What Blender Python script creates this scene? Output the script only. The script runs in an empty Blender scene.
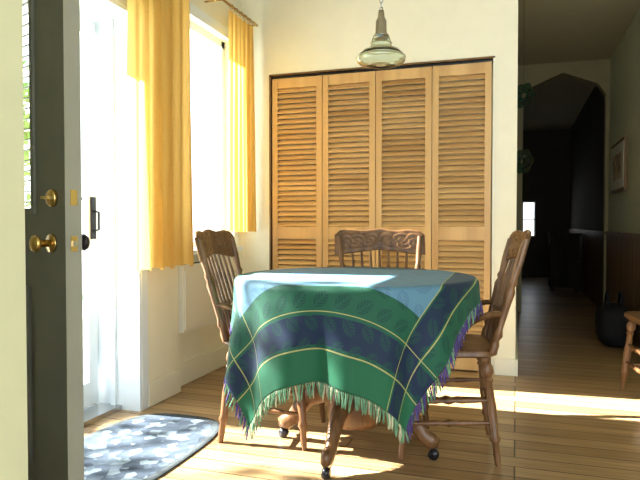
import bpy, bmesh, math, random
from mathutils import Vector, Matrix, noise
random.seed(7)
SN, CS = 0.311, 0.9504
F=600.0; CAMH=0.974; HOR=225.0
def C2W(X,Y,z=0.0):
    return Vector((CS*X-SN*Y, SN*X+CS*Y, z))
scene=bpy.context.scene
# ------------------------------------------------------------------ materials
def new_mat(name):
    m=bpy.data.materials.new(name); m.use_nodes=True
    nt=m.node_tree; b=nt.nodes['Principled BSDF']
    return m,nt,b
def plain(name,col,rough=0.6,metal=0.0,var=0.06,scale=8.0,bump=0.0,spec=0.5):
    m,nt,b=new_mat(name)
    tc=nt.nodes.new('ShaderNodeTexCoord'); n=nt.nodes.new('ShaderNodeTexNoise')
    n.inputs['Scale'].default_value=scale; n.inputs['Detail'].default_value=4
    nt.links.new(tc.outputs['Object'],n.inputs['Vector'])
    r=nt.nodes.new('ShaderNodeValToRGB')
    r.color_ramp.elements[0].position=.3; r.color_ramp.elements[1].position=.7
    r.color_ramp.elements[0].color=(*[max(0,c*(1-var)) for c in col],1)
    r.color_ramp.elements[1].color=(*[min(1,c*(1+var)) for c in col],1)
    nt.links.new(n.outputs['Fac'],r.inputs['Fac']); nt.links.new(r.outputs['Color'],b.inputs['Base Color'])
    b.inputs['Roughness'].default_value=rough; b.inputs['Metallic'].default_value=metal
    b.inputs['Specular IOR Level'].default_value=spec
    if bump:
        bp=nt.nodes.new('ShaderNodeBump'); bp.inputs['Strength'].default_value=bump
        n2=nt.nodes.new('ShaderNodeTexNoise'); n2.inputs['Scale'].default_value=scale*12
        nt.links.new(tc.outputs['Object'],n2.inputs['Vector'])
        nt.links.new(n2.outputs['Fac'],bp.inputs['Height']); nt.links.new(bp.outputs['Normal'],b.inputs['Normal'])
    return m
def wood(name,c1,c2,stretch=(1,1,12),scale=10,rough=0.4,bump=.05,spec=.5):
    m,nt,b=new_mat(name)
    tc=nt.nodes.new('ShaderNodeTexCoord'); mp=nt.nodes.new('ShaderNodeMapping')
    mp.inputs['Scale'].default_value=(1/stretch[0],1/stretch[1],1/stretch[2])
    oi=nt.nodes.new('ShaderNodeObjectInfo')
    va=nt.nodes.new('ShaderNodeVectorMath'); va.operation='ADD'
    vm=nt.nodes.new('ShaderNodeVectorMath'); vm.operation='SCALE'; vm.inputs['Scale'].default_value=7
    cx=nt.nodes.new('ShaderNodeCombineXYZ')
    for i in range(3): nt.links.new(oi.outputs['Random'],cx.inputs[i])
    nt.links.new(cx.outputs[0],vm.inputs[0]); nt.links.new(tc.outputs['Object'],va.inputs[0]); nt.links.new(vm.outputs[0],va.inputs[1])
    nt.links.new(va.outputs[0],mp.inputs['Vector'])
    n=nt.nodes.new('ShaderNodeTexNoise'); n.inputs['Scale'].default_value=scale; n.inputs['Detail'].default_value=6; n.inputs['Distortion'].default_value=.6
    nt.links.new(mp.outputs[0],n.inputs['Vector'])
    r=nt.nodes.new('ShaderNodeValToRGB'); r.color_ramp.elements[0].position=.32; r.color_ramp.elements[1].position=.68
    r.color_ramp.elements[0].color=(*c1,1); r.color_ramp.elements[1].color=(*c2,1)
    nt.links.new(n.outputs['Fac'],r.inputs['Fac']); nt.links.new(r.outputs['Color'],b.inputs['Base Color'])
    b.inputs['Roughness'].default_value=rough; b.inputs['Specular IOR Level'].default_value=spec
    bp=nt.nodes.new('ShaderNodeBump'); bp.inputs['Strength'].default_value=bump
    nt.links.new(n.outputs['Fac'],bp.inputs['Height']); nt.links.new(bp.outputs['Normal'],b.inputs['Normal'])
    return m
M_wall=plain('cream_plaster',(.85,.84,.69),.8,var=.02,bump=.03)
M_wallR=plain('green_cream_plaster',(.66,.67,.46),.8,var=.03,bump=.03)
M_wallA=plain('shaded_hall_plaster',(.27,.23,.12),.85,var=.05,bump=.03)  # dimness around the arch put into a darker wall colour
M_wallH=plain('unlit_hall_plaster',(.055,.044,.030),.85,var=.05,bump=.03)  # darkness of the unlit hall beyond the arch, painted into the walls
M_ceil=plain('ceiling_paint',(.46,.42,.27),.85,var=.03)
M_trim=plain('trim_paint',(.84,.84,.72),.45,var=.02)
M_white=plain('white_paint',(.76,.85,.92),.4,var=.02)
M_doorp=plain('grey_door_paint',(.17,.18,.155),.4,var=.08)
M_dooredge=plain('door_edge_paint',(.38,.39,.35),.5,var=.04)
M_closet=wood('honey_pine',(.51,.31,.12),(.69,.46,.20),(1,1,14),9,.42)
M_slat=wood('honey_pine_slat',(.51,.31,.12),(.73,.50,.23),(12,1,1),9,.42)
M_oak=wood('dark_oak',(.090,.041,.016),(.22,.11,.045),(1,1,8),22,.34)
M_wains=wood('wainscot_wood',(.13,.07,.028),(.23,.13,.052),(1,1,14),12,.5,spec=.25)
M_brass=plain('brass',(.75,.52,.2),.22,1.0)
M_dark=plain('dark_metal',(.03,.03,.035),.35,.6)
M_black=plain('black_fabric',(.012,.012,.014),.8,bump=.2,spec=.2)
M_blackwood=wood('black_wood',(.012,.009,.007),(.03,.02,.014),(1,1,8),12,.75,spec=.15)
M_steel=plain('steel',(.5,.5,.5),.25,1.0)
M_conc=plain('pale_patio',(.62,.62,.58),.9,var=.1,bump=.1)
M_leaf=plain('leaf_green',(.07,.22,.03),.6,var=.6,scale=3)
M_bark=plain('bark',(.12,.08,.05),.9,var=.3)
M_radi=plain('radiator_enamel',(.83,.83,.76),.35,var=.01)
def glass(name,col,rough=.02):
    m,nt,b=new_mat(name)
    b.inputs['Base Color'].default_value=(*col,1); b.inputs['Transmission Weight'].default_value=1
    b.inputs['Roughness'].default_value=rough; b.inputs['IOR'].default_value=1.45
    n=nt.nodes.new('ShaderNodeTexNoise'); n.inputs['Scale'].default_value=3
    bp=nt.nodes.new('ShaderNodeBump'); bp.inputs['Strength'].default_value=.02
    nt.links.new(n.outputs['Fac'],bp.inputs['Height']); nt.links.new(bp.outputs['Normal'],b.inputs['Normal'])
    return m
M_lampglass=glass('prismatic_glass',(.86,.93,.88),.05)
def pane(name,tint,gl=.06):
    m=bpy.data.materials.new(name); m.use_nodes=True; nt=m.node_tree; nt.nodes.clear()
    o=nt.nodes.new('ShaderNodeOutputMaterial'); mx=nt.nodes.new('ShaderNodeMixShader'); mx.inputs[0].default_value=gl
    t=nt.nodes.new('ShaderNodeBsdfTransparent'); t.inputs[0].default_value=(*tint,1)
    g=nt.nodes.new('ShaderNodeBsdfGlossy'); g.inputs['Roughness'].default_value=.02
    nt.links.new(t.outputs[0],mx.inputs[1]); nt.links.new(g.outputs[0],mx.inputs[2]); nt.links.new(mx.outputs[0],o.inputs[0])
    return m
M_pane=pane('window_pane',(.98,.99,.99))
M_teal=pane('teal_glass',(.25,.55,.52),.2)
def curtain_mat(name,col):
    m=bpy.data.materials.new(name); m.use_nodes=True; nt=m.node_tree; nt.nodes.clear()
    o=nt.nodes.new('ShaderNodeOutputMaterial'); mx=nt.nodes.new('ShaderNodeMixShader'); mx.inputs[0].default_value=.48
    d=nt.nodes.new('ShaderNodeBsdfDiffuse'); t=nt.nodes.new('ShaderNodeBsdfTranslucent')
    tc=nt.nodes.new('ShaderNodeTexCoord'); n=nt.nodes.new('ShaderNodeTexNoise'); n.inputs['Scale'].default_value=120
    nt.links.new(tc.outputs['Object'],n.inputs['Vector'])
    r=nt.nodes.new('ShaderNodeValToRGB'); r.color_ramp.elements[0].color=(*[c*.88 for c in col],1); r.color_ramp.elements[1].color=(*col,1)
    nt.links.new(n.outputs['Fac'],r.inputs[0])
    nt.links.new(r.outputs[0],d.inputs[0]); nt.links.new(r.outputs[0],t.inputs[0])
    nt.links.new(d.outputs[0],mx.inputs[1]); nt.links.new(t.outputs[0],mx.inputs[2]); nt.links.new(mx.outputs[0],o.inputs[0])
    return m
M_curt=curtain_mat('golden_curtain',(.87,.60,.19))
def floor_mat():
    m,nt,b=new_mat('plank_floor')
    tc=nt.nodes.new('ShaderNodeTexCoord')
    br=nt.nodes.new('ShaderNodeTexBrick'); br.offset=.37; br.offset_frequency=3; br.squash=1
    br.inputs['Scale'].default_value=1; br.inputs['Brick Width'].default_value=1.9; br.inputs['Row Height'].default_value=.105
    br.inputs['Mortar Size'].default_value=.0035; br.inputs['Mortar Smooth'].default_value=.2; br.inputs['Bias'].default_value=-.05
    br.inputs['Color1'].default_value=(.33,.21,.10,1); br.inputs['Color2'].default_value=(.56,.40,.21,1); br.inputs['Mortar'].default_value=(.045,.022,.01,1)
    nt.links.new(tc.outputs['Object'],br.inputs['Vector'])
    mp=nt.nodes.new('ShaderNodeMapping'); mp.inputs['Scale'].default_value=(.8,14,1)
    n=nt.nodes.new('ShaderNodeTexNoise'); n.inputs['Scale'].default_value=4; n.inputs['Detail'].default_value=6
    nt.links.new(tc.outputs['Object'],mp.inputs[0]); nt.links.new(mp.outputs[0],n.inputs['Vector'])
    mx=nt.nodes.new('ShaderNodeMix'); mx.data_type='RGBA'; mx.blend_type='MULTIPLY'; mx.inputs[0].default_value=.65
    r=nt.nodes.new('ShaderNodeValToRGB'); r.color_ramp.elements[0].position=.3; r.color_ramp.elements[0].color=(.45,.40,.34,1); r.color_ramp.elements[1].position=.65
    nt.links.new(n.outputs['Fac'],r.inputs[0]); nt.links.new(br.outputs['Color'],mx.inputs[6]); nt.links.new(r.outputs[0],mx.inputs[7])
    nt.links.new(mx.outputs[2],b.inputs['Base Color'])
    b.inputs['Roughness'].default_value=.34
    bp=nt.nodes.new('ShaderNodeBump'); bp.inputs['Strength'].default_value=.3; bp.inputs['Distance'].default_value=.003; bp.invert=True
    nt.links.new(br.outputs['Fac'],bp.inputs['Height']); nt.links.new(bp.outputs['Normal'],b.inputs['Normal'])
    return m
M_floor=floor_mat()
# ------------------------------------------------------------------ mesh builder
class MB:
    def __init__(s): s.v=[]; s.f=[]; s.m=[]; s.mats=[]; s.sm=[]; s.uv={}
    def mi(s,mat):
        if mat not in s.mats: s.mats.append(mat)
        return s.mats.index(mat)
    def add(s,vs,fs,mat,smooth=False,M=None):
        o=len(s.v); k=s.mi(mat)
        for p in vs:
            p=Vector(p)
            s.v.append(M@p if M else p)
        for f in fs:
            s.f.append([i+o for i in f]); s.m.append(k); s.sm.append(smooth)
    def box(s,lo,hi,mat,M=None):
        x0,y0,z0=lo; x1,y1,z1=hi
        vs=[(x0,y0,z0),(x1,y0,z0),(x1,y1,z0),(x0,y1,z0),(x0,y0,z1),(x1,y0,z1),(x1,y1,z1),(x0,y1,z1)]
        fs=[(0,3,2,1),(4,5,6,7),(0,1,5,4),(1,2,6,5),(2,3,7,6),(3,0,4,7)]
        s.add(vs,fs,mat,False,M)
    def tube(s,pts,rad,mat,n=10,cap=True,M=None,closed=False,flat=1.0):
        pts=[Vector(p) for p in pts]; N=len(pts)
        if not isinstance(rad,(list,tuple)): rad=[rad]*N
        vs=[];fs=[]; up=None
        for i,p in enumerate(pts):
            if closed: t=(pts[(i+1)%N]-pts[i-1])
            else: t=(pts[min(i+1,N-1)]-pts[max(i-1,0)])
            t.normalize()
            if up is None:
                a=Vector((0,0,1)) if abs(t.z)<.9 else Vector((1,0,0))
                up=(a-t*a.dot(t)).normalized()
            else: up=(up-t*up.dot(t)).normalized()
            w=t.cross(up)
            for k in range(n):
                an=2*math.pi*k/n
                vs.append(p+up*math.cos(an)*rad[i]+w*math.sin(an)*rad[i]*flat)
        L=N if closed else N-1
        for i in range(L):
            j=(i+1)%N
            for k in range(n):
                fs.append((i*n+k,i*n+(k+1)%n,j*n+(k+1)%n,j*n+k))
        if cap and not closed:
            fs.append(tuple(reversed(range(n)))); fs.append(tuple((N-1)*n+k for k in range(n)))
        s.add(vs,fs,mat,True,M)
    def turned(s,p0,p1,prof,mat,n=12,M=None):
        p0=Vector(p0);p1=Vector(p1)
        s.tube([p0.lerp(p1,t) for t,_ in prof],[r for _,r in prof],mat,n,True,M)
    def obj(s,name,parent=None,loc=None,rot=None,bevel=0,recalc=True):
        me=bpy.data.meshes.new(name); me.from_pydata([tuple(v) for v in s.v],[],s.f)
        for m in s.mats: me.materials.append(m)
        for i,p in enumerate(me.polygons): p.material_index=s.m[i]; p.use_smooth=s.sm[i]
        if recalc:
            bm=bmesh.new(); bm.from_mesh(me); bmesh.ops.recalc_face_normals(bm,faces=bm.faces); bm.to_mesh(me); bm.free()
        me.update()
        ob=bpy.data.objects.new(name,me); scene.collection.objects.link(ob)
        if loc is not None: ob.location=loc
        if rot is not None: ob.rotation_euler=(0,0,rot)
        if bevel:
            b=ob.modifiers.new('bev','BEVEL'); b.width=bevel; b.segments=2; b.limit_method='ANGLE'; b.angle_limit=.7
        if parent: ob.parent=parent
        return ob
def box(name,lo,hi,mat,parent=None,bevel=0):
    b=MB(); c=[(lo[i]+hi[i])/2 for i in range(3)]
    b.box([lo[i]-c[i] for i in range(3)],[hi[i]-c[i] for i in range(3)],mat)
    return b.obj(name,parent,c,None,bevel)
# ------------------------------------------------------------------ room shell
UD=-1.87; UW=-1.93; VC=4.05; CE=2.75; VB=-1.2
b=MB(); b.box((-2.2,VB,-.12),(3.4,12.2,0),M_floor); b.obj('floor')
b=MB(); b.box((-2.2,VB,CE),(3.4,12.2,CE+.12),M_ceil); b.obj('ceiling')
D0,D1,DH=1.50,2.68,2.06
W0,W1,WS,WT=3.13,3.88,.82,2.27
WX=-2.06
b=MB()
b.box((-2.2,VB,0),(UD,D0,CE),M_wall)
b.box((-2.2,D0,DH),(UD,D1,CE),M_wall)
b.box((-2.2,D1,0),(UD,3.06,CE),M_wall)
b.box((WX,3.06,0),(UW,W0,CE),M_wall)
b.box((WX,W0,0),(UW,W1,WS),M_wall)
b.box((WX,W0,WT),(UW,W1,CE),M_wall)
b.box((WX,W1,0),(UW,4.85,CE),M_wall)
b.obj('wall_left')
K0,K1,KT=-1.700,-.150,2.05
b=MB()
b.box((UW,VC,0),(K0,VC+.12,CE),M_wall)
b.box((K0,VC,KT),(K1,VC+.12,CE),M_wall)
b.box((K1,VC,0),(0,VC+.12,CE),M_wall)
b.obj('wall_back')
b=MB(); b.box((UW,4.75,0),(-.1,4.85,CE),M_wall); b.obj('wall_closet')
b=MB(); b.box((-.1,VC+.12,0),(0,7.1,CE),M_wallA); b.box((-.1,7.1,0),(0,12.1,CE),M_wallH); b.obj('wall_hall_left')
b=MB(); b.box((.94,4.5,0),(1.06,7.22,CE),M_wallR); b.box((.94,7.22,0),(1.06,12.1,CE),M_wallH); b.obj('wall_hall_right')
b=MB(); b.box((1.06,4.5,0),(3.3,4.62,CE),M_wallR); b.obj('wall_side')
b=MB(); b.box((3.3,VB,0),(3.4,4.62,CE),M_wallR); b.obj('wall_right')
b=MB(); a0,a1,z0,z1=.10,.34,.75,1.42
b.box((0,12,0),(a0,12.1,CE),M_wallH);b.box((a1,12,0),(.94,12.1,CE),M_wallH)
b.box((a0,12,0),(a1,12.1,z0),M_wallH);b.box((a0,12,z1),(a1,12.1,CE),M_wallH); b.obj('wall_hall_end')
b=MB()
for (lo,hi) in [((a0,12.02,z0),(a0+.025,12.06,z1)),((a1-.025,12.02,z0),(a1,12.06,z1)),((a0,12.02,z0),(a1,12.06,z0+.025)),((a0,12.02,z1-.025),(a1,12.06,z1)),((a0,12.02,1.07),(a1,12.06,1.09))]:
    b.box(lo,hi,M_trim)
b.obj('window_2')
va=7.1
b2=MB()
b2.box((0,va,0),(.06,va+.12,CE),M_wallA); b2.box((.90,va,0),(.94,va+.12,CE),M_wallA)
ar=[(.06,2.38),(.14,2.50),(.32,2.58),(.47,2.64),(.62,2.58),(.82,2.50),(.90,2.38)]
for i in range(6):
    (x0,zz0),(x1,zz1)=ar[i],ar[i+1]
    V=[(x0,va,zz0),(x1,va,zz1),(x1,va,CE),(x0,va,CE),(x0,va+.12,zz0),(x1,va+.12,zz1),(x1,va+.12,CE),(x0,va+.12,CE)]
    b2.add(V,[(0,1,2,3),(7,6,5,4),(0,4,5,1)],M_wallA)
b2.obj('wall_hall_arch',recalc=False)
b=MB(); b.box((UD,.62,0),(-.722,.74,CE),M_wallR); b.obj('wall_near')
def bb(name,lo,hi):
    o=box(name,lo,hi,M_trim,bevel=.004)
bb('baseboard_left',(UD,D1+.06,0),(UD+.016,3.06,.135))
bb('baseboard_window',(UW,3.06,0),(UW+.016,VC,.135))
bb('baseboard_back_left',(UW+.016,VC-.016,0),(K0-.02,VC,.135))
bb('baseboard_back_right',(K1+.02,VC-.016,0),(.0,VC,.11))
bb('baseboard_corner',(.0,VC-.016,0),(.016,7.1,.11))
b=MB()
b.box((.925,4.5,.10),(.94,7.1,.87),M_wains)
v=4.5
while v<7.05:
    b.box((.92,v,.12),(.925,v+.085,.86),M_wains); v+=.095
b.box((.905,4.5,.87),(.94,7.1,.905),M_wains); b.box((.915,4.5,0),(.94,7.1,.12),M_wains)
b.obj('trim_wainscot')
b=MB(); b.box((.925,7.22,0),(.94,12,.87),M_wains); b.box((.905,7.22,.87),(.94,12,.905),M_wains); b.obj('trim_wainscot_hall')
b=MB(); b.box((K0,VC+.02,KT-.02),(K1,VC+.06,KT),M_dark)
b.box((K0-.012,VC-.006,0),(K0,VC+.05,KT+.012),M_wains); b.box((K1,VC-.006,0),(K1+.012,VC+.05,KT+.012),M_trim); b.box((K0-.012,VC-.006,KT),(K1+.012,VC+.05,KT+.012),M_wains)
b.obj('trim_closet')
PW=(K1-K0-.012)/4
def louver(i):
    x0=K0+.004+i*(PW+.001); w=PW-.004; H=2.02; T=.028; st=.042
    b=MB()
    b.box((0,0,0),(st,T,H),M_closet); b.box((w-st,0,0),(w,T,H),M_closet)
    rails=[(0,.11),(.86,.95),(H-.07,H)]
    for a,c in rails: b.box((st,.003,a),(w-st,T-.003,c),M_closet)
    for a,c in [(.11,.86),(.95,H-.07)]:
        nsl=int((c-a)/.036); p=(c-a)/nsl
        for k in range(nsl):
            zc=a+(k+.5)*p
            M=Matrix.Translation((w/2,T/2,zc))@Matrix.Rotation(math.radians(47),4,'X')
            b.box((-(w/2-st),-.0195,-.003),(w/2-st,.0195,.003),M_slat,M)
    if i in (1,2):
        xk=(w-st/2) if i==1 else st/2
        b.tube([(xk,-.028,.9),(xk,-.024,.9),(xk,-.012,.9),(xk,0,.9)],[.012,.017,.012,.008],M_closet,12)
    return b.obj('louvered_closet_door',None,(x0,VC+.012,.012))
for i in range(4): louver(i)
b=MB()
b.box((-2.2,D1-.018,0),(UD+.012,D1,DH),M_white); b.box((-2.2,D0,0),(UD+.012,D0+.018,DH),M_white)
b.box((-2.2,D0,DH-.018),(UD+.012,D1,DH),M_white)
b.box((UD,D1,0),(UD+.014,D1+.055,DH+.07),M_white); b.box((UD,D0-.07,DH),(UD+.014,D1+.055,DH+.07),M_white); b.box((UD,D0-.07,0),(UD+.014,D0,DH),M_white)
b.box((-2.03,D1-.034,0),(-2.00,D1-.018,DH),M_white)
b.box((-2.25,D0,-.0),(UD-.1,D1,.025),M_steel)
b.obj('trim_doorway')
b=MB(); ya,yb=D0+.022,D1-.022; xa,xb=-2.15,-2.115; sw=.07
b.box((xa,ya,.03),(xb,ya+sw,2.03),M_white); b.box((xa,yb-sw,.03),(xb,yb,2.03),M_white)
b.box((xa,ya+sw,.03),(xb,yb-sw,.15),M_white); b.box((xa,ya+sw,1.96),(xb,yb-sw,2.03),M_white)
xm=(xa+xb)/2
b.add([(xm,ya+sw,.15),(xm,yb-sw,.15),(xm,yb-sw,1.96),(xm,ya+sw,1.96)],[(0,1,2,3)],M_pane)
b.box((xb,yb-.052,.90),(xb+.010,yb-.018,1.12),M_dark)
b.tube([(xb,yb-.035,.94),(xb+.04,yb-.035,.95),(xb+.04,yb-.035,1.04),(xb,yb-.035,1.05)],.006,M_dark,8)
b.obj('door_2')
b=MB()
u0,u1=-2.03,-1.985
fr=.045
b.box((WX,W0,WS),(UW,W1,WS+.012),M_white)
b.box((u0,W0,WS),(u1,W0+fr,WT),M_white); b.box((u0,W1-fr,WS),(u1,W1,WT),M_white)
b.box((u0,W0,WS),(u1,W1,WS+fr),M_white); b.box((u0,W0,WT-fr),(u1,W1,WT),M_white)
b.box((UW,W0-.05,WS-.07),(UW+.016,W0,WT+.07),M_white); b.box((UW,W1,WS-.07),(UW+.016,W1+.06,WT+.07),M_white)
b.box((UW,W0,WT),(UW+.016,W1,WT+.07),M_white)
b.box((UW,W0-.05,WS-.03),(UW+.045,W1+.08,WS),M_white)
b.add([(-2.01,W0+fr,WS+fr),(-2.01,W1-fr,WS+fr),(-2.01,W1-fr,WT-fr),(-2.01,W0+fr,WT-fr)],[(0,1,2,3)],M_pane)
b.obj('window_1')
# ------------------------------------------------------------------ entry door (open inward)
W=.80;H=2.03;DT=.045;st=.17;DW=W;T=DT
bd=MB(); b=bd
b.box((0,0,.01),(st,T,H),M_doorp)
b.box((W-st,0,.01),(W-.001,T,H),M_doorp)
b.box((W-.001,0,.01),(W,T,H),M_dooredge)
b.box((st,0,.01),(W-st,T,.25),M_doorp); b.box((st,0,H-.13),(W-st,T,H),M_doorp); b.box((st,0,.85),(W-st,T,1.02),M_doorp)
b.box((st,.014,.25),(W-st,T-.014,.85),M_doorp)
b.box((st+.05,.007,.30),(W-st-.05,T-.007,.80),M_doorp)
b.add([(st,T/2,1.02),(W-st,T/2,1.02),(W-st,T/2,H-.13),(st,T/2,H-.13)],[(0,1,2,3)],M_pane)
for y0,y1 in ((-.008,0),(T,T+.008)):
    b.box((st-.015,y0,1.005),(st,y1,H-.115),M_doorp); b.box((W-st,y0,1.005),(W-st+.015,y1,H-.115),M_doorp)
    b.box((st,y0,1.005),(W-st,y1,1.02),M_doorp); b.box((st,y0,H-.13),(W-st,y1,H-.115),M_doorp)
z=1.04
while z<H-.15:
    b.box((st+.005,T-.010,z),(W-st-.005,T-.004,z+.003),M_white); z+=.03
def knob(b,x,z,s,mat):
    y=0 if s<0 else DT
    b.tube([(x,y,z),(x,y+s*.006,z)],[.026,.024],mat,20)
    b.tube([(x,y+s*.006,z),(x,y+s*.03,z),(x,y+s*.036,z),(x,y+s*.044,z),(x,y+s*.052,z),(x,y+s*.056,z)],[.010,.010,.018,.024,.019,.008],mat,20)
def bolt(b,x,z,s,mat):
    y=0 if s<0 else DT
    b.tube([(x,y,z),(x,y+s*.010,z),(x,y+s*.014,z)],[.024,.023,.016],mat,20)
    b.box((x-.018,min(y+s*.012,y+s*.026),z-.004),(x+.018,max(y+s*.012,y+s*.026),z+.004),mat)
knob(bd,DW-.07,.926,-1,M_brass); knob(bd,DW-.07,.926,1,M_dark)
bolt(bd,DW-.06,1.045,-1,M_brass); bolt(bd,DW-.06,1.045,1,M_dark)
bd.box((DW,.014,1.025),(DW+.002,.032,1.065),M_brass); bd.box((DW,.014,.905),(DW+.002,.032,.945),M_brass)
bd.box((DW,.017,.918),(DW+.010,.030,.933),M_steel)
for hz in (.25,1.0,1.8): bd.tube([(0,0,hz-.045),(0,0,hz+.045)],.008,M_brass,8)
bd.obj('door_1',None,Vector((UD+.022,1.545,0)),math.radians(-20.8))
# ------------------------------------------------------------------ curtains
def curtain(name,uc,v0,v1,z0,z1,nf,amp,seed,slant=0):
    random.seed(seed)
    NX,NZ=nf*14,40; b=MB(); vs=[];fs=[]
    ph=[random.uniform(0,6.28) for _ in range(4)]
    for j in range(NZ+1):
        t=j/NZ; z=z1+(z0-z1)*t
        for i in range(NX+1):
            s=i/NX
            a=amp*(.55+.45*t)
            w=math.sin(2*math.pi*nf*s+ph[0]+.5*math.sin(3*t+ph[1]))+.35*math.sin(2*math.pi*nf*1.7*s+ph[2]+t*1.2)
            v=v0+(v1-v0)*s+ .012*math.sin(2*math.pi*nf*s+ph[3])+slant*t*(s-.5)
            vs.append((uc+a*w,v,z+.006*math.sin(2*math.pi*nf*s)*t))
    for j in range(NZ):
        for i in range(NX):
            k=j*(NX+1)+i; fs.append((k,k+1,k+NX+2,k+NX+1))
    b.add(vs,fs,M_curt,True)
    return b.obj(name,recalc=False)
curtain('curtain',-1.77,2.48,3.04,.745,2.395,6,.020,5,.05)
curtain('curtain',-1.81,3.60,3.99,.93,2.395,6,.016,9,.03)
b=MB(); b.tube([(-1.80,2.30,2.42),(-1.80,4.03,2.42)],.010,M_brass,12)
b.tube([(-1.80,2.30,2.42),(-1.80,2.27,2.42),(-1.80,2.25,2.42)],[.012,.022,.004],M_brass,12)
for v in (2.42,3.50,4.02):
    b.tube([(UD if v<3.06 else UW,v,2.42),(-1.80,v,2.42)],.006,M_brass,8)
for v in [2.50+i*.09 for i in range(7)]+[3.62+i*.07 for i in range(6)]:
    b.tube([(-1.80+.014*math.cos(a),v,2.414+.016*math.sin(a)) for a in [k*math.pi/6 for k in range(12)]],.002,M_brass,6,closed=True)
b.obj('curtain_rod')
b=MB()
b.box((UW+.02,3.075,.34),(UW+.085,3.50,.74),M_radi)
b.box((UW+.085,3.085,.36),(UW+.092,3.49,.70),M_radi)
for k in range(14):
    v=3.09+k*.029; b.box((UW+.03,v,.74),(UW+.08,v+.012,.745),M_dark)
b.box((UW,3.15,.45),(UW+.02,3.18,.65),M_steel); b.box((UW,3.38,.45),(UW+.02,3.41,.65),M_steel)
b.obj('wall_heater',bevel=.006)
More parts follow.
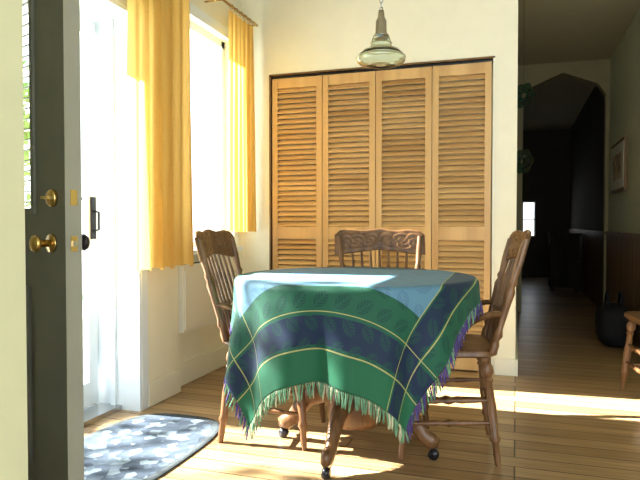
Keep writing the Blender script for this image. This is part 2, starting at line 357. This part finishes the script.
# ------------------------------------------------------------------ chairs
leg_prof=[(0,.018),(.04,.019),(.06,.014),(.10,.024),(.16,.026),(.20,.015),(.23,.021),(.25,.015),(.5,.021),(.72,.017),(.76,.023),(.80,.014),(.90,.015),(1,.011)]
post_prof=[(0,.017),(.08,.018),(.12,.012),(.16,.021),(.22,.013),(.45,.016),(.55,.020),(.60,.012),(.63,.019),(.67,.013),(.8,.017),(1,.015)]
sp_prof=[(0,.006),(.1,.007),(.3,.011),(.36,.007),(.40,.012),(.44,.007),(.7,.009),(1,.006)]
st_prof=[(0,.008),(.2,.010),(.35,.013),(.42,.008),(.5,.017),(.58,.008),(.65,.013),(.8,.010),(1,.008)]
def chair(loc,yaw,cw=.45):
    b=MB()
    N=48
    def outline(k):
        a=2*math.pi*k/N; c,s_=math.cos(a),math.sin(a)
        e=.42
        x=.205*math.copysign(abs(c)**e,c); y=(.215 if c>0 else .198)*math.copysign(abs(s_)**e,s_)
        return x,y
    vs=[];fs=[]
    lv=[(1-.05,.435),(1,.442),(1,.458),(.965,.466),(.75,.462),(.45,.456),(.12,.455)]
    for sc,z in lv:
        for k in range(N):
            x,y=outline(k); vs.append((x*sc,y*sc,z))
    for j in range(len(lv)-1):
        for k in range(N):
            fs.append((j*N+k,j*N+(k+1)%N,(j+1)*N+(k+1)%N,(j+1)*N+k))
    fs.append(tuple(reversed(range(N)))); fs.append(tuple((len(lv)-1)*N+k for k in range(N)))
    b.add(vs,fs,M_oak,True)
    for sy in (-1,1):
        b.turned((.150,sy*.155,.44),(.190,sy*.190,0),leg_prof,M_oak)
        b.turned((-.150,sy*.150,.44),(-.200,sy*.185,0),leg_prof,M_oak)
        for z in (.15,.24):
            t=1-z/.44
            b.turned((.150+.04*t,sy*(.155+.035*t),z),(-.150-.05*t,sy*(.150+.035*t),z+.02),st_prof,M_oak,10)
        p0=Vector((-.175,sy*.175,.455)); p1=Vector((-.295,sy*(cw/2-.025),.91))
        b.turned(p0,p1,post_prof,M_oak)
        pts=[]
        q0=p0.lerp(p1,.36); q1=Vector((-.02,sy*.192,.462))
        for i in range(11):
            t=i/10
            c=Vector((-.05,sy*.200,.615))
            pts.append(q0*(1-t)**2+c*2*t*(1-t)+q1*t*t)
        b.tube(pts,[.011+.004*math.sin(i/10*3.14) for i in range(11)],M_oak,8,flat=1.3)
    for z in (.17,.27):
        t=1-z/.44
        b.turned((.150+.04*t,-.155-.035*t,z),(.150+.04*t,.155+.035*t,z),st_prof,M_oak,10)
    t=1-.22/.44
    b.turned((-.150-.05*t,-.15-.035*t,.22),(-.150-.05*t,.15+.035*t,.22),st_prof,M_oak,10)
    NX,NZ=96,26; rake=-.263
    def crest(s,t,side):
        y=(s-.5)*cw
        top=.945+.006*math.exp(-((s-.5)/.2)**2)-.022*max(0,abs(s-.5)*2-.88)/.12+.004*math.cos((s-.5)*6*math.pi)
        bot=.822+.012*math.cos((s-.5)*2*math.pi)
        z=bot+(top-bot)*t
        bow=-.030*math.cos((s-.5)*math.pi)
        x=-.175+(z-.455)*rake+bow
        d=.010
        ss=abs(s-.5)*2
        edge=min(t,1-t,(1-ss))
        if edge<.05: d*= .5+.5*edge/.05
        if side>0 and edge>.09:
            h=0
            for cx,cz,r in [(.22,.5,.16),(.52,.5,.15),(.80,.48,.12)]:
                dx=(ss-cx)*cw/2/.14; dz=(t-cz); rr=math.hypot(dx,dz); an=math.atan2(dz,dx)
                if rr<.42: h+=.5+.5*math.sin(rr*34-an*2)
            d+=.0045*min(h,1.2)-.002
        return Vector((x+d*side,y,z))
    vs=[];fs=[]
    for side in (1,-1):
        for j in range(NZ+1):
            for i in range(NX+1):
                vs.append(crest(i/NX,j/NZ,side))
    S=(NX+1)*(NZ+1)
    for j in range(NZ):
        for i in range(NX):
            k=j*(NX+1)+i
            fs.append((k,k+1,k+NX+2,k+NX+1)); fs.append((k+S,k+NX+1+S,k+NX+2+S,k+1+S))
    for i in range(NX):
        k=NZ*(NX+1)+i
        fs.append((k,k+1,k+1+S,k+S)); fs.append((i,i+S,i+1+S,i+1))
    for j in range(NZ):
        k=j*(NX+1); fs.append((k,k+NX+1,k+NX+1+S,k+S)); k+=NX; fs.append((k,k+S,k+NX+1+S,k+NX+1))
    b.add(vs,fs,M_oak,True)
    for i in range(7):
        s=(i+1)/8
        y0=(s-.5)*.34; sc=.5+(s-.5)*.80
        top=crest(sc,.05,0)
        b.turned((-.172-.012*math.cos((s-.5)*3.1),y0,.455),top,sp_prof,M_oak,8)
    o=b.obj('dining_chair',None,loc,yaw)
    e=o.modifiers.new('es','EDGE_SPLIT'); e.split_angle=math.radians(50)
    return o
def yaw_of(dX,dY):
    w=C2W(dX,dY); return math.atan2(w.y,w.x)
chair(C2W(-.21,2.80),yaw_of(.37,-.085))
chair(C2W(.556,2.62),yaw_of(-.37,.065))
chair(C2W(.325,3.04),yaw_of(-.02,-1),cw=.50)
chair(C2W(1.94,3.31),yaw_of(-.96,.2))
# ------------------------------------------------------------------ table
TC=C2W(.153,2.60); R=.515; TOP=.755
b=MB()
def lathe(b,prof,mat,n=40,c=(0,0)):
    vs=[];fs=[]
    for r,z in prof:
        for k in range(n):
            a=2*math.pi*k/n; vs.append((c[0]+r*math.cos(a),c[1]+r*math.sin(a),z))
    for j in range(len(prof)-1):
        for k in range(n): fs.append((j*n+k,j*n+(k+1)%n,(j+1)*n+(k+1)%n,(j+1)*n+k))
    b.add(vs,fs,mat,True)
lathe(b,[(.001,.71),(.44,.71),(.455,.66),(.465,.66),(.465,.715),(R-.015,.718),(R-.004,.728),(R-.004,.74),(R-.012,.748),(.001,.748)],M_oak,64)
lathe(b,[(.001,.712),(.20,.712),(.20,.69),(.085,.68),(.06,.62),(.075,.56),(.10,.47),(.105,.40),(.085,.33),(.075,.30),(.11,.28),(.12,.25),(.12,.14),(.10,.11),(.04,.09),(.001,.09)],M_oak,32)
for i in range(4):
    a=math.radians(248+90*i)
    w=C2W(math.cos(a),math.sin(a)); d=Vector((w.x,w.y,0)).normalized()
    P=[(.08,.22),(.15,.235),(.22,.20),(.27,.14),(.30,.095),(.335,.075),(.365,.070)]
    b.tube([d*p+Vector((0,0,z)) for p,z in P],[.050,.050,.042,.035,.032,.036,.022],M_oak,12,flat=.75)
    c=d*.345; side=Vector((-d.y,d.x,0))
    b.tube([c+Vector((0,0,.06)),c+Vector((0,0,.03))],.008,M_dark,8)
    b.tube([c-side*.012+Vector((0,0,.022)),c+side*.012+Vector((0,0,.022))],.022,M_dark,16)
b.obj('pedestal_table',None,TC)
# ------------------------------------------------------------------ tablecloth
S0,S1,T0,T1=-.67,.60,-.86,.58
def cloth_mat():
    m,nt,bs=new_mat('woven_cloth'); L=nt.links
    uv=nt.nodes.new('ShaderNodeUVMap'); sp=nt.nodes.new('ShaderNodeSeparateXYZ'); L.new(uv.outputs[0],sp.inputs[0])
    def mth(op,a,b_=None):
        n=nt.nodes.new('ShaderNodeMath'); n.operation=op
        for i,x in enumerate((a,b_)):
            if x is None: continue
            if isinstance(x,(int,float)): n.inputs[i].default_value=x
            else: L.new(x,n.inputs[i])
        return n.outputs[0]
    def pulse(x,c,w): return mth('LESS_THAN',mth('ABSOLUTE',mth('SUBTRACT',x,c)),w)
    s,t=sp.outputs[0],sp.outputs[1]
    def mx(fac,a,b_):
        n=nt.nodes.new('ShaderNodeMix'); n.data_type='RGBA'
        if isinstance(fac,float): n.inputs[0].default_value=fac
        else: L.new(fac,n.inputs[0])
        for i,x in ((6,a),(7,b_)):
            if isinstance(x,tuple): n.inputs[i].default_value=(*x,1)
            else: L.new(x,n.inputs[i])
        return n.outputs[2]
    def orr(l):
        r=l[0]
        for x in l[1:]: r=mth('MAXIMUM',r,x)
        return r
    green=(.010,.092,.052); dgreen=(.006,.056,.044); edgeg=(.013,.115,.055); navy=(.008,.022,.058); navy2=(.008,.050,.050); yel=(.36,.36,.14)
    cell=.085
    cs_=mth('DIVIDE',s,cell); ct_=mth('DIVIDE',t,cell)
    row=mth('FLOOR',ct_)
    odd=mth('MODULO',mth('ADD',row,100.0),2.0)
    cs2=mth('ADD',cs_,mth('MULTIPLY',odd,.5))
    fx=mth('SUBTRACT',mth('FRACT',mth('ADD',cs2,100.0)),.5); fy=mth('SUBTRACT',mth('FRACT',mth('ADD',ct_,100.0)),.5)
    sg=mth('SUBTRACT',mth('MULTIPLY',odd,2.0),1.0)
    lx=mth('MULTIPLY',mth('ADD',fx,mth('MULTIPLY',fy,sg)),.7071)
    ly=mth('MULTIPLY',mth('SUBTRACT',fy,mth('MULTIPLY',fx,sg)),.7071)
    wid=mth('MULTIPLY',mth('SUBTRACT',.30,mth('MULTIPLY',mth('MULTIPLY',lx,lx),1.2)),.95)
    body=mth('LESS_THAN',mth('ABSOLUTE',ly),wid)
    vein=mth('GREATER_THAN',mth('FRACT',mth('ADD',mth('MULTIPLY',mth('SUBTRACT',lx,mth('ABSOLUTE',ly)),6.0),50.0)),.3)
    mid=mth('GREATER_THAN',mth('ABSOLUTE',ly),.03)
    leaf=mth('MULTIPLY',mth('MULTIPLY',body,vein),mid)
    base=mx(leaf,green,dgreen)
    sunlit_center=mth('MULTIPLY',mth('MULTIPLY',mth('GREATER_THAN',s,S0+.22),mth('LESS_THAN',s,S1-.2)),mth('MULTIPLY',mth('GREATER_THAN',t,T0+.38),mth('LESS_THAN',t,T1-.2)))
    base=mx(sunlit_center,base,mx(leaf,(.10,.23,.34),(.08,.18,.29)))  # paler blue middle: sunlight on the tabletop put into the cloth colour
    edge=orr([mth('LESS_THAN',t,T0+.12),mth('GREATER_THAN',t,T1-.1)])
    base=mx(edge,base,edgeg)
    band=orr([pulse(s,S1-.145,.045),pulse(t,T0+.195,.055),pulse(t,T1-.16,.04)])
    base=mx(band,base,mx(leaf,navy,navy2))
    lines=orr([pulse(s,S0+.10,.0028),pulse(s,S0+.24,.002),pulse(s,S1-.09,.0028),pulse(s,S1-.20,.002),
               pulse(t,T0+.125,.0028),pulse(t,T0+.265,.0018),pulse(t,T1-.1,.0028)])
    base=mx(lines,base,yel)
    L.new(base,bs.inputs['Base Color']); bs.inputs['Roughness'].default_value=.65
    bs.inputs['Sheen Weight'].default_value=.12; bs.inputs['Sheen Roughness'].default_value=.4; bs.inputs['Sheen Tint'].default_value=(.6,.85,1,1)
    bs.inputs['Specular IOR Level'].default_value=.3
    w=nt.nodes.new('ShaderNodeTexWave'); w.inputs['Scale'].default_value=90; L.new(uv.outputs[0],w.inputs['Vector'])
    bp=nt.nodes.new('ShaderNodeBump'); bp.inputs['Strength'].default_value=.15; bp.inputs['Distance'].default_value=.002
    L.new(w.outputs['Fac'],bp.inputs['Height']); L.new(bp.outputs['Normal'],bs.inputs['Normal'])
    return m
M_cloth=cloth_mat()
az=math.radians(343); e1=Vector((math.cos(az),math.sin(az))); e2=Vector((-math.sin(az),math.cos(az)))
RC=R+.004; rb=.022
def drape(s,t):
    p=e1*s+e2*t; r=p.length
    if r<1e-6: r=1e-6
    th=math.atan2(p.y,p.x)
    a=r-(RC-rb)
    if a<=0: rr=r; zz=TOP+.0012*math.sin(s*13)*math.sin(t*11)
    elif a<rb*math.pi/2:
        an=a/rb; rr=RC-rb+rb*math.sin(an); zz=TOP-rb+rb*math.cos(an)
    else:
        h=a-rb*math.pi/2
        k=min(1,h/.22)
        fold=math.sin(11*th+.7*math.sin(3*th+1))+.45*math.sin(19*th+2.2+2*h)
        rr=RC+.006*k+.015*h+ (.010+.030*min(1,h/.45))*k*(fold*.85+.2)
        zz=TOP-rb-h*.965
    w=C2W(rr*math.cos(th),rr*math.sin(th))
    return Vector((w.x,w.y,zz))
NS=190
vs=[];fs=[];uvs=[]
for j in range(NS+1):
    for i in range(NS+1):
        s=S0+(S1-S0)*i/NS; t=T0+(T1-T0)*j/NS
        vs.append(drape(s,t)); uvs.append((s,t))
for j in range(NS):
    for i in range(NS):
        k=j*(NS+1)+i; fs.append((k,k+1,k+NS+2,k+NS+1))
me=bpy.data.meshes.new('tablecloth'); me.from_pydata([tuple(v) for v in vs],[],fs); me.materials.append(M_cloth)
ul=me.uv_layers.new(name='UVMap')
for p in me.polygons:
    p.use_smooth=True
    for li in p.loop_indices: ul.data[li].uv=uvs[me.loops[li].vertex_index]
cloth=bpy.data.objects.new('tablecloth',me); scene.collection.objects.link(cloth); cloth.location=TC
sm=cloth.modifiers.new('sol','SOLIDIFY'); sm.thickness=.002; sm.offset=1
M_fr1=plain('fringe_green',(.13,.29,.17),.8,var=.3,scale=40); M_fr2=plain('fringe_purple',(.07,.05,.20),.8,var=.3,scale=40)
M_fr3=plain('fringe_cream',(.50,.50,.34),.8,var=.3,scale=40)
b=MB(); random.seed(11)
def fringe(fn,L,mats,inward):
    n=int(L/.012)
    for i in range(n):
        f=(i+.5)/n; s,t=fn(f)
        p=drape(s,t); q=drape(s+inward[0]*.02,t+inward[1]*.02)
        d=(p-q).normalized(); d=(d*.4+Vector((0,0,-1))).normalized()
        ln=random.uniform(.045,.062); j=Vector((random.uniform(-1,1),random.uniform(-1,1),0))*.010
        mat=random.choice(mats)
        b.tube([p,p+d*ln*.18+j*.2,p+d*ln*.28+j*.3,p+d*ln*.36+j*.4,p+d*ln*.7+j*.8,p+d*ln+j],[.0016,.0040,.0022,.0034,.0034,.0018],mat,5)
fringe(lambda f:(S0+(S1-S0)*f,T0),S1-S0,[M_fr1,M_fr3,M_fr1],(0,1))
fringe(lambda f:(S0+(S1-S0)*f,T1),S1-S0,[M_fr1,M_fr3],(0,-1))
fringe(lambda f:(S0,T0+(T1-T0)*f),T1-T0,[M_fr2,M_fr2,M_fr1],(1,0))
fringe(lambda f:(S1,T0+(T1-T0)*f),T1-T0,[M_fr2,M_fr2,M_fr1],(-1,0))
b.obj('fringe',cloth)
# ------------------------------------------------------------------ pendant lamp
PL=C2W(.275,2.72)
b=MB(); zb=1.705
z=zb+.235
k=0
while z<CE-.04:
    M=Matrix.Translation((0,0,z))@Matrix.Rotation(math.pi/2*(k%2),4,'Z')
    b.tube([(.007*math.cos(a),0,.013*math.sin(a)) for a in [j*math.pi/6 for j in range(12)]],.0022,M_steel,6,closed=True,M=M)
    z+=.021; k+=1
b.tube([(.004*math.sin(i*.9),.004*math.cos(i*.9),zb+.23+(CE-.03-zb-.23)*i/30) for i in range(31)],.0022,M_white,6)
lathe(b,[(.001,CE),(.055,CE),(.055,CE-.012),(.02,CE-.035),(.001,CE-.04)],M_steel,24)
lathe(b,[(.001,zb+.235),(.012,zb+.232),(.016,zb+.20),(.024,zb+.185),(.026,zb+.13),(.034,zb+.122),(.034,zb+.108),(.001,zb+.108)],M_steel,24)
prof=[(.030,zb+.125),(.040,zb+.110),(.046,zb+.085),(.050,zb+.070),(.078,zb+.052),(.100,zb+.036),(.108,zb+.022),(.108,zb+.006),(.098,zb-.004),(.070,zb-.012),(.03,zb-.016)]
inner=[(r-.004 if r>.02 else r,z-.003 if z>zb+.03 else z+.004) for r,z in reversed(prof)]
lathe(b,prof+inner+[prof[0]],M_lampglass,48)
for zz,rr in ((.022,.109),(.052,.079),(.085,.047)):
    b.tube([(rr*math.cos(a),rr*math.sin(a),zb+zz) for a in [j*math.pi/20 for j in range(40)]],.0028,M_lampglass,6,closed=True)
b.obj('pendant_lamp',None,(PL.x,PL.y,0))
# ------------------------------------------------------------------ door mat
def mat_mat():
    m,nt,bs=new_mat('braided_rug'); L=nt.links
    tc=nt.nodes.new('ShaderNodeTexCoord'); v=nt.nodes.new('ShaderNodeTexVoronoi'); v.inputs['Scale'].default_value=24
    L.new(tc.outputs['Object'],v.inputs['Vector'])
    r=nt.nodes.new('ShaderNodeValToRGB'); r.color_ramp.interpolation='CONSTANT'
    r.color_ramp.elements[0].color=(.035,.055,.085,1); r.color_ramp.elements[1].position=.55; r.color_ramp.elements[1].color=(.15,.20,.24,1)
    e=r.color_ramp.elements.new(.75); e.color=(.065,.095,.13,1)
    L.new(v.outputs['Color'],r.inputs[0]); L.new(r.outputs[0],bs.inputs['Base Color']); bs.inputs['Roughness'].default_value=.95
    bp=nt.nodes.new('ShaderNodeBump'); bp.inputs['Distance'].default_value=.004; L.new(v.outputs['Distance'],bp.inputs['Height']); L.new(bp.outputs[0],bs.inputs['Normal'])
    return m
M_rug=mat_mat(); M_rugb=plain('rug_border',(.05,.065,.075),.95,var=.3,scale=60,bump=.4)
b=MB(); N=72
def so(k,sc,ex=.62):
    a=2*math.pi*k/N; c,s_=math.cos(a),math.sin(a)
    return (.285*sc*math.copysign(abs(c)**ex,c), .50*sc*math.copysign(abs(s_)**ex,s_))
lv=[(1,0,M_rugb),(1,.008,M_rugb),(.97,.011,M_rugb),(.90,.011,M_rug),(.5,.0105,M_rug),(.01,.010,M_rug)]
for j in range(len(lv)-1):
    vs=[];fs=[]
    for sc,z,_ in (lv[j],lv[j+1]):
        for k in range(N): x,y=so(k,sc); vs.append((x,y,z))
    for k in range(N): fs.append((k,(k+1)%N,N+(k+1)%N,N+k))
    b.add(vs,fs,lv[j][2],False)
b.obj('door_mat',None,(-1.58,2.17,0))
# ------------------------------------------------------------------ hall items
b=MB()
b.box((-.012,-.40,-.24),(.012,.40,.24),M_wains); b.box((-.016,-.37,-.21),(-.011,.37,.21),plain('mount_board',(.75,.74,.62),.7))
b.box((-.018,-.24,-.12),(-.0155,.24,.12),plain('print',(.45,.35,.22),.7,var=.6,scale=14))
b.obj('framed_picture',None,(.926,6.36,1.53))
b=MB(); vs=[];fs=[]; NU,NV=28,16
for j in range(NV+1):
    ph=math.pi*j/NV
    for i in range(NU):
        a=2*math.pi*i/NU; ex=.7
        x=math.copysign(abs(math.cos(a))**ex,math.cos(a))*math.sin(ph)**.6*.13
        y=math.copysign(abs(math.sin(a))**ex,math.sin(a))*math.sin(ph)**.6*.24
        z=.165-.165*math.copysign(abs(math.cos(ph))**.7,math.cos(ph))
        nz=noise.noise(Vector((x*9,y*9,z*9)))*.025
        vs.append((x*(1+nz*2),y*(1+nz*2),max(0,z+nz if z>.02 else z)))
for j in range(NV):
    for i in range(NU): fs.append((j*NU+i,j*NU+(i+1)%NU,(j+1)*NU+(i+1)%NU,(j+1)*NU+i))
b.add(vs,fs,M_black,True)
for x in (-.05,.05):
    b.tube([(x,-.12+.24*t,.30+.13*math.sin(math.pi*t)) for t in [i/12 for i in range(13)]],.010,M_black,8)
b.obj('duffel_bag',None,(.755,5.35,0))
b=MB(); b.box((0,0,.06),(.42,.36,.82),M_blackwood); b.box((-.015,-.015,.82),(.435,.375,.85),M_blackwood)
for x in (.01,.215): b.box((x,-.012,.10),(x+.195,0,.79),M_blackwood); b.tube([(x+.17,-.012,.45),(x+.17,-.03,.45)],.01,M_brass,10)
for x in (.02,.36):
    for y in (.02,.30): b.box((x,y,0),(x+.04,y+.04,.06),M_blackwood)
b.obj('hall_cabinet',None,(.47,9.4,0))
b=MB(); 
b.tube([(0,0,CE),(0,0,1.20)],.0012,M_dark,5)
for zc in (1.98,1.47):
    b.tube([(.0,.055*math.cos(a),zc+.055*math.sin(a)) for a in [k*math.pi/12 for k in range(24)]],.003,M_dark,6,closed=True)
    for k in range(6):
        a=k*math.pi/3; c=Vector((0,.06*math.cos(a),zc+.06*math.sin(a)))
        vs=[c+Vector((.0,.042*math.cos(t),.042*math.sin(t))) for t in [j*math.pi/8 for j in range(16)]]
        vs2=[p+Vector((.003,0,0)) for p in vs]
        n=16; f=[tuple(range(n)),tuple(reversed(range(n,2*n)))]+[(i,(i+1)%n,(i+1)%n+n,i+n) for i in range(n)]
        b.add(vs+vs2,f,M_teal,False)
b.obj('hanging_glass_ornament',None,(.045,4.95,0),math.radians(50))
# ------------------------------------------------------------------ outside
b=MB(); b.box((-30,-20,-.25),(-2.2,30,-.08),M_conc); b.obj('ground')
b=MB(); random.seed(21)
def leafq(b,c,s):
    n=Vector((random.uniform(-1,1),random.uniform(-1,1),random.uniform(-1,1))).normalized()
    a=n.orthogonal().normalized(); c2=n.cross(a)
    b.add([c-a*s,c-c2*s*.5,c+a*s,c+c2*s*.5],[(0,1,2,3)],M_leaf,False)
for k in range(5200):
    leafq(b,Vector((random.gauss(-5.6,.35),random.uniform(3.3,5.55),random.uniform(-.05,2.75))),random.uniform(.05,.09))
for v in (3.7,4.4,5.1): b.tube([(-5.6,v,-.1),(-5.6,v+.1,1.2),(-5.5,v,2.4)],[.05,.035,.01],M_bark,8)
b.obj('hedge',recalc=False)
b=MB(); random.seed(5)  # tree added outside to dapple the sun through the doorway
b.tube([(-7.4,.9,-.1),(-7.35,.95,1.5),(-7.3,1.0,3.0),(-7.2,1.1,4.2),(-7.1,1.2,5.4)],[.13,.11,.09,.06,.02],M_bark,10)
for z0_,z1_,v1_ in ((2.4,3.7,2.5),(2.9,4.3,2.2),(3.4,4.9,1.85),(2.6,3.5,-.4),(3.2,4.6,-.5)):
    b.tube([(-7.3,1.0,z0_),(-7.2,(1.0+v1_)/2,(z0_+z1_)/2+.1),(-7.05,v1_,z1_)],[.045,.03,.008],M_bark,7)
for cl in range(22):
    cc=Vector((random.uniform(-7.5,-6.8),random.uniform(-.6,2.5),random.uniform(3.0,4.3)))
    for k in range(26):
        leafq(b,cc+Vector((random.gauss(0,.12),random.gauss(0,.12),random.gauss(0,.09))),random.uniform(.05,.08))
for k in range(560):  # extra leaves added to keep direct sun off the cloth front
    leafq(b,Vector((random.uniform(-7.3,-6.8),random.uniform(.9,1.86),random.uniform(4.35,5.35))),random.uniform(.05,.085))
b.obj('dapple_tree',recalc=False)
# ------------------------------------------------------------------ light
w=bpy.data.worlds.new('world'); scene.world=w; w.use_nodes=True; nt=w.node_tree
bg=nt.nodes['Background']
sky=nt.nodes.new('ShaderNodeTexSky'); sky.sky_type='HOSEK_WILKIE'; sky.turbidity=4; sky.ground_albedo=.5
el=math.radians(36); sd=Vector((-math.cos(el),-.05*math.cos(el),math.sin(el))).normalized()
sky.sun_direction=sd
mx=nt.nodes.new('ShaderNodeMix'); mx.data_type='RGBA'; mx.inputs[0].default_value=.75
mx.inputs[7].default_value=(.90,.96,1,1)
nt.links.new(sky.outputs[0],mx.inputs[6]); nt.links.new(mx.outputs[2],bg.inputs[0]); bg.inputs[1].default_value=3.4
L=bpy.data.lights.new('sun','SUN'); L.energy=40; L.angle=math.radians(.6); L.color=(1,.97,.90)
so_=bpy.data.objects.new('sun',L); scene.collection.objects.link(so_)
so_.rotation_euler=sd.to_track_quat('Z','Y').to_euler(); so_.location=(-6,0,6)
# ------------------------------------------------------------------ camera
cam=bpy.data.cameras.new('camera'); co=bpy.data.objects.new('camera',cam); scene.collection.objects.link(co)
cam.sensor_width=36; cam.lens=33.75; cam.clip_start=.05
co.location=(0,0,CAMH); co.rotation_euler=(math.radians(90)-math.atan(15/600),0,math.asin(SN))
scene.camera=co
scene.view_settings.view_transform='Standard'
scene.view_settings.exposure=.5
